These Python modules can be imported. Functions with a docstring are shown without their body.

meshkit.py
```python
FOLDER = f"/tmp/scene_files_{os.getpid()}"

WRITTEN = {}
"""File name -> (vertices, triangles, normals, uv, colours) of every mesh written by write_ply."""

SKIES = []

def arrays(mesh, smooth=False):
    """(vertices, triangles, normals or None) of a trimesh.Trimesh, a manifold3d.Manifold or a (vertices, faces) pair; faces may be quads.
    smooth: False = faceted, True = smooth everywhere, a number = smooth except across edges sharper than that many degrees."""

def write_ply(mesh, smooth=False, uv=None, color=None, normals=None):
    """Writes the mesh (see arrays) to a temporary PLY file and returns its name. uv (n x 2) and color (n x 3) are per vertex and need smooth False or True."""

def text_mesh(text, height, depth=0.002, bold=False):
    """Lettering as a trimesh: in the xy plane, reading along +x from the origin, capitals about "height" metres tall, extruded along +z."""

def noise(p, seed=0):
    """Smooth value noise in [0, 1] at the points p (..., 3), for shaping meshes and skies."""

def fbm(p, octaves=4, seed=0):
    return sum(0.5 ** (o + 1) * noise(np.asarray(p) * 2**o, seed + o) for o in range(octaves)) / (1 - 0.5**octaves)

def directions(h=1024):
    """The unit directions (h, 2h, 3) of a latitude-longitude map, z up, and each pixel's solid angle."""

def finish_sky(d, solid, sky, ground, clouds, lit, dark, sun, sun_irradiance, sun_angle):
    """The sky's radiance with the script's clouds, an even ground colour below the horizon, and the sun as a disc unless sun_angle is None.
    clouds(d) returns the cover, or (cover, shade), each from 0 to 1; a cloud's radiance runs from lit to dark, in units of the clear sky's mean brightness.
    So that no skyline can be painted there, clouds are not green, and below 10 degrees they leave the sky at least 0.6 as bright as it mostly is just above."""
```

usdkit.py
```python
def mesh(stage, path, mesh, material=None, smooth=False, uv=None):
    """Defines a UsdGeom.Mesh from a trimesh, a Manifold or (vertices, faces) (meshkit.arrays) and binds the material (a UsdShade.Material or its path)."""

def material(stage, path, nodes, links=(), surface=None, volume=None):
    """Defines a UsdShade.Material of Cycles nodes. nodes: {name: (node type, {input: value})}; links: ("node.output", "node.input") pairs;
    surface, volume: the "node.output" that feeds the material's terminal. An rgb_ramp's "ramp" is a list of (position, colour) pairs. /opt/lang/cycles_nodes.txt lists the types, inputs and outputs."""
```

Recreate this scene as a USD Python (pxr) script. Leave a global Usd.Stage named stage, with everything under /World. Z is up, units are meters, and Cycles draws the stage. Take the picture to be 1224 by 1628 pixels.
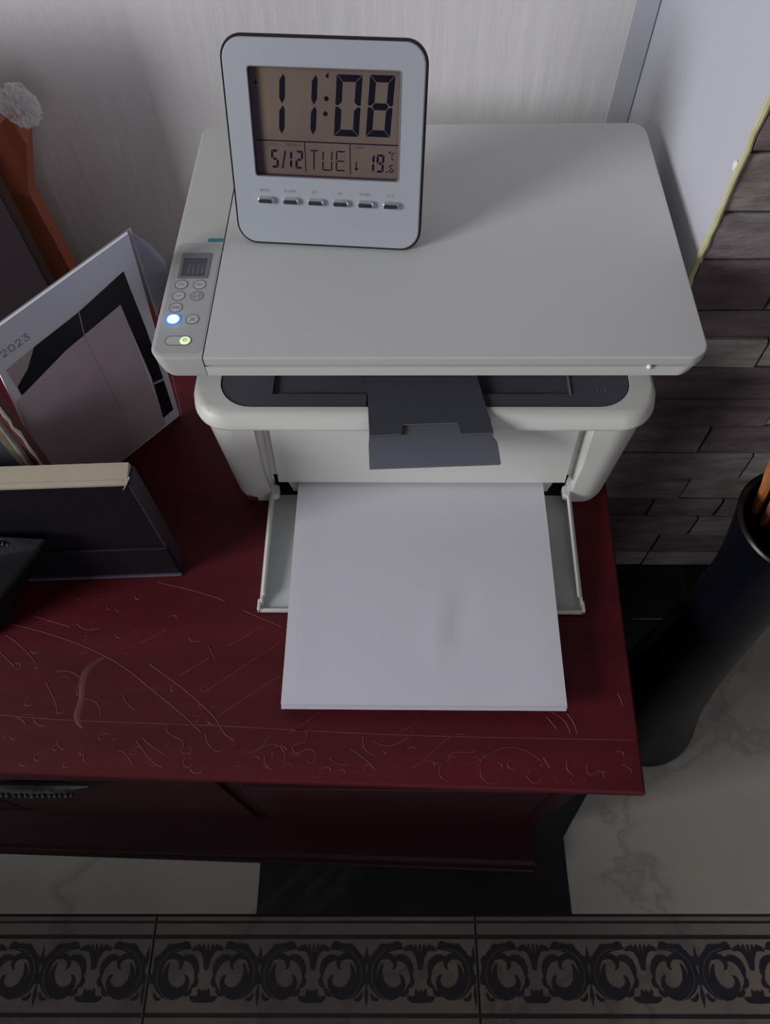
import math, random, sys
import numpy as np, trimesh, manifold3d, shapely
from shapely.geometry import Polygon, LineString, Point, box as sbox
from shapely.ops import unary_union
from shapely import affinity
from scipy.interpolate import CubicSpline, PchipInterpolator
sys.path.insert(0, '/opt/lang')
import usdkit, meshkit
from pxr import Usd, UsdGeom, UsdLux, UsdShade, Gf, Sdf, Vt

# ------------------------------------------------------------------ stage, camera, light
# All lengths below are millimetres around the printer's front on the chest top (x right, y to the wall, z up);
# FLOOR puts the floor at world z = 0 and M turns them into metres.
FLOOR, M = 305.0, 0.001
stage = Usd.Stage.CreateInMemory()
UsdGeom.SetStageUpAxis(stage, 'Z'); UsdGeom.SetStageMetersPerUnit(stage, 1.0)
UsdGeom.Xform.Define(stage, '/World'); UsdGeom.Scope.Define(stage, '/World/Looks')

CAM, PITCH, YAW, ROLL, FOCAL_PX = (-16.49, -320.23, 548.48), 1.03827, -0.04372, -0.03423, 1151.85
cy_, sy_, cp_, sp_ = math.cos(YAW), math.sin(YAW), math.cos(PITCH), math.sin(PITCH)
fwd = np.array([sy_ * cp_, cy_ * cp_, -sp_]); rgt = np.array([cy_, -sy_, 0.0]); upv = np.cross(rgt, fwd)
rgt, upv = math.cos(ROLL) * rgt + math.sin(ROLL) * upv, -math.sin(ROLL) * rgt + math.cos(ROLL) * upv
cam = UsdGeom.Camera.Define(stage, '/World/camera')
m4 = Gf.Matrix4d(*rgt, 0, *upv, 0, *(-fwd), 0, CAM[0] * M, CAM[1] * M, (CAM[2] + FLOOR) * M, 1)
cam.AddTransformOp().Set(m4)
cam.CreateHorizontalApertureAttr(36.0); cam.CreateVerticalApertureAttr(36.0 * 1628 / 1224)
cam.CreateFocalLengthAttr(36.0 * FOCAL_PX / 1224); cam.CreateClippingRangeAttr(Gf.Vec2f(0.02, 50))
cam.CreateExposureAttr(-0.2)

def rect_light(name, pos, aim, w, h, strength, color):
    l = UsdLux.RectLight.Define(stage, '/World/' + name)
    p, a = np.array(pos, float), np.array(aim, float)
    z = (p - a) / np.linalg.norm(p - a); x = np.cross([0, 0, 1.0], z); x /= np.linalg.norm(x); y = np.cross(z, x)
    l.AddTransformOp().Set(Gf.Matrix4d(*x, 0, *y, 0, *z, 0, p[0] * M, p[1] * M, (p[2] + FLOOR) * M, 1))
    l.CreateWidthAttr(w * M); l.CreateHeightAttr(h * M); l.CreateIntensityAttr(strength); l.CreateColorAttr(Gf.Vec3f(*color))
    return l

ROOM = dict(x0=-2300, x1=1700, y0=-2800, y1=350, z0=-305, z1=2250)
WIN1 = dict(y0=-1750, y1=-750, z0=630, z1=1630)      # opening in the left wall: the key light
WIN2 = dict(x0=100, x1=1500, z0=500, z1=1700)      # added opening behind the camera, unseen, for fill light
rect_light('window_light', (-2330, -1250, 1130), (-1330, -1250, 1130), 1000, 1000, 25.0, (0.95, 0.97, 1.0))
rect_light('fill_light_front', (800, -2830, 1100), (800, -1830, 1100), 1400, 1200, 2.2, (0.93, 0.91, 1.0))

# ------------------------------------------------------------------ helpers
used = {}
def numbered(path):
    n = used.get(path, -1) + 1; used[path] = n
    return path if n == 0 else f'{path}_{n:03d}'
ORIGIN = {}
def tag(prim, label=None, cat=None, group=None, kind=None):
    for k, v in (('label', label), ('category', cat), ('group', group), ('kind', kind)):
        if v: prim.SetCustomDataByKey(k, v)
    return prim
def thing(name, origin, label=None, cat=None, group=None, kind=None):
    x = UsdGeom.Xform.Define(stage, numbered('/World/' + name))
    x.AddTranslateOp().Set(Gf.Vec3d(origin[0] * M, origin[1] * M, (origin[2] + FLOOR) * M))
    ORIGIN[str(x.GetPath())] = np.array(origin, float)
    return tag(x.GetPrim(), label, cat, group, kind)
def vf(mesh):
    if isinstance(mesh, (list, tuple)) and not isinstance(mesh[0], np.ndarray):
        mesh = trimesh.util.concatenate([tm(a) for a in mesh])
    return tm(mesh)
def tm(mesh):
    if hasattr(mesh, 'to_mesh'):
        q = mesh.to_mesh(); return trimesh.Trimesh(np.array(q.vert_properties[:, :3]), np.array(q.tri_verts), process=False)
    return mesh
def part(parent, name, mesh, mat, smooth=35, label=None, kind=None):
    """One mesh (in mm, scene coordinates) as a child of parent."""
    root = '/'.join(str(parent.GetPath()).split('/')[:3])
    q = vf(mesh)
    if root in ORIGIN and str(parent.GetPath()) in ORIGIN: o = ORIGIN[str(parent.GetPath())]
    else: o = ORIGIN[root]
    q = trimesh.Trimesh((np.array(q.vertices) - o) * M, np.array(q.faces), process=False)
    p = usdkit.mesh(stage, numbered(str(parent.GetPath()) + '/' + name), q, mat, smooth=smooth).GetPrim()
    return tag(p, label, kind=kind)
def solo(name, mesh, mat, label=None, cat=None, kind=None, smooth=35, group=None):
    q = vf(mesh); q = trimesh.Trimesh((np.array(q.vertices) + [0, 0, FLOOR]) * M, np.array(q.faces), process=False)
    return tag(usdkit.mesh(stage, numbered('/World/' + name), q, mat, smooth=smooth).GetPrim(), label, cat, group, kind)

def lin(c): return tuple(((x / 255 / 12.92) if x / 255 < .04045 else ((x / 255 + .055) / 1.055) ** 2.4) for x in c)
def mat(name, rgb, rough=0.5, spec=0.5, metal=0.0, var=0.0, scale=40, rgb2=None, bump=0.0, bscale=400, bdist=0.0005, stretch=(1, 1, 1), detail=4, ramp=None, emit=None, coat=0.0):
    """rgb in sRGB 0-255; var blends towards rgb2 with noise in world space; bump adds fine relief."""
    n = {'g': ('geometry', {}), 'p': ('principled_bsdf', dict(base_color=lin(rgb), roughness=rough, specular_ior_level=spec, metallic=metal, coat_weight=coat))}
    L = []
    if var > 0 or rgb2 is not None or ramp:
        n['mp'] = ('mapping', dict(scale=stretch)); n['no'] = ('noise_texture', dict(scale=scale, detail=detail, roughness=0.6))
        n['ra'] = ('rgb_ramp', dict(ramp=ramp if ramp else [(0.5 - .25, lin(rgb)), (0.5 + .25, lin(rgb2 or tuple(c * (1 - var) for c in rgb)))]))
        L += [('g.position', 'mp.vector'), ('mp.vector', 'no.vector'), ('no.fac', 'ra.fac'), ('ra.color', 'p.base_color')]
    if bump > 0:
        n['m2'] = ('mapping', dict(scale=stretch)); n['n2'] = ('noise_texture', dict(scale=bscale, detail=3)); n['b'] = ('bump', dict(strength=bump, distance=bdist))
        L += [('g.position', 'm2.vector'), ('m2.vector', 'n2.vector'), ('n2.fac', 'b.height'), ('b.normal', 'p.normal')]
    if emit:
        n['p'][1].update(emission_color=emit[0], emission_strength=emit[1])
    return usdkit.material(stage, '/World/Looks/' + name, n, L, surface='p.BSDF')

def arc(cx, cy, r, a0, a1, n=8):
    t = np.linspace(a0, a1, n); return np.c_[cx + r * np.cos(t), cy + r * np.sin(t)]
def rrect(x0, x1, y0, y1, R, n=8):
    R = max(min(R, (x1 - x0) / 2 - 1e-3, (y1 - y0) / 2 - 1e-3), 1e-3); p = math.pi
    return np.vstack([arc(x1 - R, y1 - R, R, 0, p / 2, n), arc(x0 + R, y1 - R, R, p / 2, p, n), arc(x0 + R, y0 + R, R, p, 1.5 * p, n), arc(x1 - R, y0 + R, R, 1.5 * p, 2 * p, n)])
def hull(pts): return manifold3d.Manifold.hull_points(np.asarray(pts, float))
def sections(*secs, n=10):
    """Hull of rounded rectangles (z, x0, x1, y0, y1, R)."""
    return hull(np.vstack([np.c_[rrect(x0, x1, y0, y1, R, n), np.full(4 * n, z)] for z, x0, x1, y0, y1, R in secs]))
def plate(x0, x1, y0, y1, z0, z1, R=4, r=1.0, n=10, rb=None):
    """Rounded plate: corner radius R, edge fillet r above (rb below)."""
    s = []
    for k in range(4):
        a = k / 3 * math.pi / 2; d = r * (1 - math.cos(a)); s.append((z1 - r + r * math.sin(a), x0 + d, x1 - d, y0 + d, y1 - d, R - d))
    rb = r if rb is None else rb
    for k in range(4):
        a = k / 3 * math.pi / 2; d = rb * (1 - math.cos(a)); s.append((z0 + rb - rb * math.sin(a), x0 + d, x1 - d, y0 + d, y1 - d, R - d))
    return sections(*s, n=n)
def bx(x0, x1, y0, y1, z0, z1, r=0.6):
    r = min(r, (x1 - x0) * .45, (y1 - y0) * .45, (z1 - z0) * .45)
    p = []
    for x, sx in ((x0, 1), (x1, -1)):
        for y, sy in ((y0, 1), (y1, -1)):
            for z, sz in ((z0, 1), (z1, -1)):
                p += [(x + sx * r, y + sy * r, z), (x + sx * r, y, z + sz * r), (x, y + sy * r, z + sz * r)]
    return hull(p)
def cut(x0, x1, y0, y1, z0, z1): return manifold3d.Manifold.cube((x1 - x0, y1 - y0, z1 - z0)).translate((x0, y0, z0))
def prism(poly, z0, z1):
    if not isinstance(poly, shapely.geometry.base.BaseGeometry): poly = Polygon(poly)
    gs = [g for g in getattr(poly, 'geoms', [poly]) if g.area > 1e-6]
    q = trimesh.util.concatenate([trimesh.creation.extrude_polygon(g, z1 - z0, engine='earcut') for g in gs]); q.apply_translation((0, 0, z0)); return q
def place(mesh, cols, o):
    q = tm(mesh).copy(); T = np.eye(4); T[:3, :3] = np.array(cols).T; T[:3, 3] = o; q.apply_transform(T); return q
def tube(pts, r, sides=8, flat=1.0, smooth=0, ends=True):
    p = np.asarray(pts, float)
    if p.shape[1] == 2: p = np.c_[p, np.zeros(len(p))]
    if smooth and len(p) > 2:
        d = np.r_[0, np.cumsum(np.linalg.norm(np.diff(p, axis=0), axis=1))]; p = CubicSpline(d, p)(np.linspace(0, d[-1], smooth * (len(p) - 1) + 1))
    r = np.broadcast_to(np.asarray(r, float), (len(p),)).copy() if np.ndim(r) == 0 or len(r) == len(p) else np.interp(np.linspace(0, 1, len(p)), np.linspace(0, 1, len(r)), r)
    t = np.gradient(p, axis=0); t /= np.linalg.norm(t, axis=1, keepdims=True) + 1e-12
    up = np.array([0, 0, 1.0]) if abs(t[:, 2]).mean() < .8 else np.array([0, 1.0, 0])
    a = np.cross(t, up); a /= np.linalg.norm(a, axis=1, keepdims=True) + 1e-12; b = np.cross(a, t)
    g = np.arange(sides) * 2 * np.pi / sides
    v = (p[:, None] + r[:, None, None] * (np.cos(g)[None, :, None] * a[:, None] + flat * np.sin(g)[None, :, None] * b[:, None])).reshape(-1, 3)
    f = []
    for i in range(len(p) - 1):
        for j in range(sides):
            k = (j + 1) % sides; q = [i * sides + j, i * sides + k, (i + 1) * sides + k, (i + 1) * sides + j]; f += [[q[0], q[2], q[1]], [q[0], q[3], q[2]]]
    if ends:
        n = len(v); v = np.vstack([v, p[0], p[-1]]); e = (len(p) - 1) * sides
        for j in range(sides):
            k = (j + 1) % sides; f += [[n, j, k], [n + 1, e + k, e + j]]
    q = trimesh.Trimesh(v, f, process=False); q.fix_normals(); return q
def text(s, h, o, cols, depth=0.15, bold=False, center=False):
    q = meshkit.text_mesh(s, h, depth, bold)
    if center: q.apply_translation((-q.bounds[:, 0].mean(), 0, 0))
    return place(q, cols, o)
def line_poly(pts, w, cap='flat'): return LineString(pts).buffer(w / 2, cap_style=cap, quad_segs=4)
X3 = ((1, 0, 0), (0, 1, 0), (0, 0, 1))

# ------------------------------------------------------------------ materials
m_wall = usdkit.material(stage, '/World/Looks/embossed_plaster', {
    'g': ('geometry', {}), 'mp': ('mapping', dict(scale=(1, 1, 0.14))), 'no': ('noise_texture', dict(scale=75, detail=3)), 'b': ('bump', dict(strength=0.38, distance=0.003)),
    'n2': ('noise_texture', dict(scale=2.2, detail=2)), 'ra': ('rgb_ramp', dict(ramp=[(0.35, lin((226, 223, 225))), (0.65, lin((230, 227, 222)))])),
    'p': ('principled_bsdf', dict(roughness=0.75, specular_ior_level=0.3))},
    [('g.position', 'mp.vector'), ('mp.vector', 'no.vector'), ('no.fac', 'b.height'), ('b.normal', 'p.normal'), ('g.position', 'n2.vector'), ('n2.fac', 'ra.fac'), ('ra.color', 'p.base_color')], surface='p.BSDF')
m_white_plaster = mat('white_plaster', (196, 196, 203), 0.6, bump=0.15, bscale=60, bdist=0.001)
m_room = mat('room_paint', (96, 92, 92), 0.8)
m_bead = mat('yellowed_edge', (214, 208, 172), 0.6, rgb2=(190, 180, 132), var=.2, scale=90, bump=.5, bscale=300)
m_joint = mat('stone_joint', (52, 42, 44), 0.9)
m_stone = [mat(f'cladding_stone_{k}', c, 0.8, rgb2=c2, var=.3, scale=28, stretch=(.6, 1, 2.2), bump=.7, bscale=90, bdist=.003) for k, (c, c2) in enumerate([((156, 146, 144), (92, 78, 82)), ((138, 122, 124), (80, 64, 72)), ((168, 162, 154), (106, 92, 90)), ((124, 108, 112), (74, 60, 68))])]
def marble(name, a, b, vein):
    return usdkit.material(stage, '/World/Looks/' + name, {
        'g': ('geometry', {}), 'n1': ('noise_texture', dict(scale=5.5, detail=5, roughness=.6)), 'r1': ('rgb_ramp', dict(ramp=[(0.35, lin(a)), (0.65, lin(b))])),
        'n2': ('noise_texture', dict(scale=3.2, detail=6, roughness=.55, distortion=1.2)), 'r2': ('rgb_ramp', dict(ramp=[(0.46, (0, 0, 0)), (0.5, (.6, .6, .6)), (0.52, (0, 0, 0))])),
        'mx': ('mix_color', dict(b=lin(vein))), 'p': ('principled_bsdf', dict(roughness=0.22, specular_ior_level=0.4))},
        [('g.position', 'n1.vector'), ('g.position', 'n2.vector'), ('n1.fac', 'r1.fac'), ('n2.fac', 'r2.fac'), ('r2.color', 'mx.fac'), ('r1.color', 'mx.a'), ('mx.result', 'p.base_color')], surface='p.BSDF')
m_marble = marble('pale_marble', (174, 174, 165), (190, 184, 170), (138, 142, 140))
m_dark_or_shaded_tile = marble('dark_or_shaded_tile', (26, 24, 28), (36, 34, 36), (54, 52, 52))
m_border = marble('border_tile', (124, 116, 112), (150, 136, 122), (104, 98, 96))
m_grout = mat('grout', (48, 44, 42), 0.9)
m_border_dark = mat('border_relief_dark', (54, 51, 60), 0.45, var=.3, scale=80)
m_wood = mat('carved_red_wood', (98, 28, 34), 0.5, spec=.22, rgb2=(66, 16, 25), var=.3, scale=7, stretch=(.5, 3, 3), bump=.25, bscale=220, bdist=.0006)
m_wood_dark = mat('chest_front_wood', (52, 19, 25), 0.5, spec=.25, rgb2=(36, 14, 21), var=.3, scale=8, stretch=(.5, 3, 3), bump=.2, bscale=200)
m_carve = mat('worn_lit_carving_edge', (108, 50, 50), 0.5, rgb2=(78, 26, 32), var=.4, scale=60)  # worn carving, lightened for the light its cut lines catch
m_bronze = mat('dark_bronze', (50, 47, 52), 0.6, metal=.5)
m_print = mat('printer_white', (218, 218, 212), 0.42, spec=.4, bump=.12, bscale=1800, bdist=.0002)
m_lid = mat('printer_lid_white', (200, 200, 200), 0.5, spec=.35, bump=.15, bscale=1500, bdist=.0002)
m_panel = mat('control_panel_grey', (188, 188, 186), 0.5, spec=.35)
m_groove = mat('button_outline', (104, 104, 108), 0.6)
m_icon = mat('button_icon', (128, 128, 132), 0.6)
m_grey = mat('tray_grey_plastic', (78, 78, 88), 0.5, spec=.4, bump=.3, bscale=1500, bdist=.0002)
m_grey2 = mat('tray_lip_grey_plastic', (104, 104, 114), 0.45, spec=.4, bump=.3, bscale=1500, bdist=.0002)
m_black = mat('slot_black', (22, 21, 24), 0.7)
m_screen = mat('display_glass', (70, 68, 84), 0.2, spec=.5, var=.2, scale=300)
m_screen_rim = mat('display_bezel', (112, 110, 122), 0.35)
m_teal = mat('teal_sticker', (30, 128, 142), 0.5)
m_blue = mat('blue_led', (200, 225, 255), 0.4, emit=((0.22, 0.55, 1.0), 22.0))
m_blue_ring = mat('blue_led_ring', (60, 110, 220), 0.4, emit=((0.02, 0.15, 0.80), 0.95))
m_green = mat('green_led', (190, 205, 170), 0.4, emit=((0.62, 0.80, 0.40), 0.95))
m_green_icon = mat('power_icon', (120, 140, 80), 0.5)
m_paper = mat('white_paper', (214, 211, 219), 0.8, spec=.2)
m_silver = mat('silver_face', (182, 186, 193), 0.42, spec=.5, metal=.35, bump=.06, bscale=2500, bdist=.0001)
m_clock_black = mat('clock_black', (30, 26, 36), 0.35, spec=.5)
m_lcd = mat('lcd_background', (122, 106, 94), 0.3, spec=.3, rgb2=(108, 92, 88), var=.1, scale=15)
m_lcd_ink = mat('lcd_ink', (20, 16, 34), 0.6, spec=.1)
m_lcd_soft = mat('lcd_fine_ink', (88, 72, 72), 0.4)
m_lcd_side = mat('lcd_recess', (84, 66, 84), 0.6)
m_chrome = mat('chrome_button', (210, 212, 218), 0.2, metal=.85)
m_button_slot = mat('button_dark_groove', (34, 32, 40), 0.5)  # dark slot line across each button
m_label = mat('clock_lettering', (116, 120, 130), 0.6)
m_mat_board = mat('mat_board', (226, 226, 236), 0.7, bump=.1, bscale=500)
m_band = mat('black_band', (18, 16, 26), 0.5)
m_art = mat('grey_print', (212, 198, 202), 0.3, spec=.5, rgb2=(188, 172, 184), var=.2, scale=9)
m_art_warm = mat('print_pink_tone', (188, 170, 174), 0.4)
m_ink = mat('pencil_writing', (148, 152, 176), 0.7)
m_brown = mat('brown_frame_wood', (122, 78, 66), 0.5, rgb2=(92, 48, 46), var=.3, scale=30, stretch=(3, 3, .4))
m_easel = mat('easel_wood', (186, 104, 74), 0.55, rgb2=(150, 80, 62), var=.3, scale=14, stretch=(3, 3, .5))
m_dark_board = mat('dark_board', (40, 26, 34), 0.7)
m_cream = mat('cream_frame_edge', (186, 178, 152), 0.35, spec=.5, rgb2=(176, 150, 148), var=.1, scale=12)
m_frame_black = mat('black_panel', (19, 17, 26), 0.5, spec=.3, rgb2=(26, 23, 33), var=.2, scale=120, bump=.3, bscale=500)
m_pouch = mat('black_leather', (11, 10, 17), 0.6, spec=.25, bump=.3, bscale=260, bdist=.001)
m_vase = mat('black_vase_glaze', (9, 9, 19), 0.34, spec=.35)
m_stick = mat('orange_brown_stick', (196, 124, 70), 0.6, rgb2=(140, 78, 40), var=.3, scale=60, stretch=(4, 4, .3), bump=.5, bscale=300)
def clear_film(name, haze, rough, col=(215, 215, 220)):
    return usdkit.material(stage, '/World/Looks/' + name, {
        't': ('transparent_bsdf', {}), 'p': ('principled_bsdf', dict(base_color=lin(col), roughness=rough, specular_ior_level=0.8)), 'm': ('mix_closure', dict(fac=haze))},
        [('t.BSDF', 'm.closure1'), ('p.BSDF', 'm.closure2')], surface='m.closure')
m_film = clear_film('clear_sleeve_film', 0.32, .15)
m_crinkle = clear_film('crinkled_plastic', 0.4, .12, (235, 235, 238))
m_wrap = clear_film('thin_wrap', 0.04, .1)

# ------------------------------------------------------------------ the room
R_ = ROOM
fl = thing('floor', (0, -300, -305), kind='structure')
part(fl, 'grout_bed', cut(R_['x0'], R_['x1'], R_['y0'], R_['y1'], -330, -306.2), m_grout, False)
rot = math.radians(0.79)
def tile_place(q):
    q = tm(q).copy(); q.apply_translation((0, 299, 0)); q.apply_transform(trimesh.transformations.rotation_matrix(rot, (0, 0, 1))); q.apply_translation((0, -299, 0)); return q
def tile(poly, z1, r=1.0):
    p = Polygon(poly)
    if p.convex_hull.area - p.area > 1: return trimesh.util.concatenate([prism(p, -306.2, z1 - r * .7), prism(p.buffer(-r * .7, join_style=2), z1 - r * .7, z1)])
    a, b = np.array(p.exterior.coords)[:-1], np.array(p.buffer(-r, join_style=2).exterior.coords)[:-1]
    return hull(np.vstack([np.c_[a, np.full(len(a), -306.2)], np.c_[a, np.full(len(a), z1 - r * .8)], np.c_[b, np.full(len(b), z1)]]))
def clipped(x0, x1, y0, y1, corners, c=(33, 46)):
    """A tile with the named corners cut off ('tl', 'tr', 'bl', 'br')."""
    P_ = []
    P_ += [(x0 + c[0], y0), (x0, y0 + c[1])][::-1] if 'bl' in corners else [(x0, y0)]
    P_ += [(x1 - c[0], y0), (x1, y0 + c[1])] if 'br' in corners else [(x1, y0)]
    P_ += [(x1, y1 - c[1]), (x1 - c[0], y1)] if 'tr' in corners else [(x1, y1)]
    P_ += [(x0 + c[0], y1), (x0, y1 - c[1])] if 'tl' in corners else [(x0, y1)]
    return P_
TW = 326.0
# pale marble beside the dark middle tile; its corner towards the chest is cut off
part(fl, 'marble_tile', tile_place(tile([(160.5, -298), (160.5 + TW, -298), (160.5 + TW, 22), (394, 22), (394, -30), (193, -30), (193, -180), (160.5, -225)], -305)), m_marble)
part(fl, 'marble_tile', tile_place(tile([(-164.5, -298), (-164.5, -225), (-197, -180), (-197, 22), (-164.5 - TW, 22), (-164.5 - TW, -298)], -305)), m_marble)
part(fl, 'dark_or_shaded_tile', tile_place(tile([(-163, -298), (159, -298), (159, -225.5), (191.5, -180.5), (191.5, 22), (-195.5, 22), (-195.5, -180.5), (-163, -225.5)], -305)), m_dark_or_shaded_tile)
part(fl, 'dark_or_shaded_tile', tile_place(tile([(194, -28), (392, -28), (392, 22), (194, 22)], -305)), m_dark_or_shaded_tile)  # marble lying in shade here, drawn as a dark tile
for i in range(-3, 3):
    for j in range(0, 1):
        part(fl, 'dark_or_shaded_tile' if i == 0 else 'marble_tile', tile_place(tile([(193 + i * TW + 1, 24), (193 + (i + 1) * TW - 1, 24), (193 + (i + 1) * TW - 1, 348), (193 + i * TW + 1, 348)], -305)), m_dark_or_shaded_tile if i == 0 else m_marble)  # by the chimney the shade on the marble is put into the colour
part(fl, 'marble_tile', tile_place(tile([(488.5, -298), (488.5 + TW, -298), (488.5 + TW, 22), (488.5, 22)], -305)), m_marble)
part(fl, 'marble_tile', tile_place(tile([(-492.5 - TW, -298), (-492.5, -298), (-492.5, 22), (-492.5 - TW, 22)], -305)), m_marble)
for i in range(-2, 3):
    part(fl, 'marble_tile', tile_place(tile([(60 + i * 328, -730), (60 + i * 328 + 326, -730), (60 + i * 328 + 326, -404), (60 + i * 328, -404)], -305)), m_marble)

def comma(cx, cy, r, a0, sweep, w, decay=.72):
    """A spiral stroke that swells and thins to a point."""
    t = np.linspace(0, 1, 36); ang = a0 + sweep * t; rad = r * (1 - decay * t)
    p = np.c_[cx + np.cos(ang) * rad, cy + np.sin(ang) * rad]; ww = .35 + w * np.sin(np.pi * t ** .75) ** .9
    s = [Point(q).buffer(k, quad_segs=3) for q, k in zip(p, ww)]
    return unary_union([s[k].union(s[k + 1]).convex_hull for k in range(35)])
def swirl(cx, cy, R, flip, turn):
    """An acanthus scroll: a thick outer leaf, curled inner leaves and small tips."""
    g = [comma(0, 0, R, 1.0, 3.9, 4.6, .28), comma(2, -3, R * .72, 2.2, 4.6, 3.4, .75), comma(4, 5, R * .62, -.6, 2.6, 3.0, .55), comma(-3, 8, R * .42, 2.4, -3.2, 2.2, .6)]
    for k in range(4):
        a_ = .2 - k * .75; g.append(comma(3 + math.cos(a_) * R * .42, -2 + math.sin(a_) * R * .42, 6.5, a_ + 1.2, -2.2, 1.9, .4))
    for k in range(5):
        a_ = 1.3 + k * .62; g.append(comma(math.cos(a_) * R * .92, math.sin(a_) * R * .92, 6.0, a_ - 1.1, 2.4, 1.3, .5))
    g.append(comma(R * .75, -R * .62, 9, 3.6, 2.6, 2.4, .5)); g.append(comma(R * .8, R * .55, 8, 2.4, -2.6, 2.0, .5))
    rib = LineString([(math.cos(t) * R * .93 * (1 - .02 * t), math.sin(t) * R * .93 * (1 - .02 * t)) for t in np.linspace(1.4, 4.3, 24)]).buffer(.45, quad_segs=2)
    s = unary_union(g).difference(rib)
    s = affinity.rotate(s, math.degrees(turn), origin=(0, 0))
    if flip: s = affinity.scale(s, -1, 1, origin=(0, 0))
    return affinity.translate(s, cx, cy)
def border_tile(x0):
    b = part(fl, 'border_tile', tile_place(tile([(x0, -402), (x0 + 326, -402), (x0 + 326, -300), (x0, -300)], -305, .8)), m_border)
    for y, h in ((-305.5, 2.2), (-318.5, 3.6), (-384.5, 3.6), (-397, 2.2)):
        part(b, 'dark_stripe', tile_place(prism(sbox(x0 + .5, y - h / 2, x0 + 325.5, y + h / 2), -305.2, -304.7)), m_border_dark, False)
    gs = []
    for k in range(6):
        cx = x0 + 29 + k * 53.6
        gs.append(swirl(cx, -351.5, 25.0, k % 2 == 1, .15))
        if k % 2 == 0:                                             # the palmette between two facing scrolls
            for s_ in (-2, -1, 0, 1, 2): gs.append(LineString([(cx + 26.8 + s_ * .5, -346), (cx + 26.8 + s_ * 1.6, -336), (cx + 26.8 + s_ * 4.6, -326)]).buffer(1.15, quad_segs=2))
            gs.append(comma(cx + 22, -366, 10, .3, -2.6, 2.2, .6)); gs.append(comma(cx + 31.6, -366, 10, 2.84, 2.6, 2.2, .6))
        else:
            gs.append(Polygon([(cx + 26.8, -378), (cx + 24.6, -368), (cx + 26.8, -358), (cx + 29, -368)])); gs.append(Polygon([(cx + 26.8, -326), (cx + 25, -335), (cx + 26.8, -344), (cx + 28.6, -335)]))
    part(b, 'scroll_relief', tile_place(prism(unary_union(gs).intersection(sbox(x0 + 1, -382, x0 + 325, -321)).simplify(.25), -305.2, -304.5)), m_border_dark, False, kind='stuff')
for i in range(-2, 3): border_tile(61.5 + i * 328)

solo('wall_back', cut(R_['x0'], R_['x1'], 350, 450, -330, R_['z1']), m_wall, kind='structure', smooth=False)
solo('trim_1', bx(174, 195.6, 345.5, 350.2, -305, R_['z1'], 1.2), m_white_plaster, 'pale vertical plaster strip in the wall corner', kind='structure')
solo('ceiling', cut(R_['x0'] - 100, R_['x1'] + 100, R_['y0'] - 100, 450, R_['z1'], R_['z1'] + 80), m_room, kind='structure', smooth=False)
w1 = cut(R_['x0'] - 100, R_['x0'], R_['y0'], 350, -330, R_['z1']) - cut(R_['x0'] - 200, R_['x0'] + 50, WIN1['y0'], WIN1['y1'], WIN1['z0'], WIN1['z1'])
solo('wall_left', w1, m_room, kind='structure', smooth=False)
w2 = cut(R_['x0'] - 100, R_['x1'] + 100, R_['y0'] - 100, R_['y0'], -330, R_['z1']) - cut(WIN2['x0'], WIN2['x1'], R_['y0'] - 200, R_['y0'] + 50, WIN2['z0'], WIN2['z1'])
solo('wall_front', w2, m_room, kind='structure', smooth=False)
solo('wall_side', cut(R_['x1'], R_['x1'] + 100, R_['y0'], 350, -330, R_['z1']), m_room, kind='structure', smooth=False)

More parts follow.
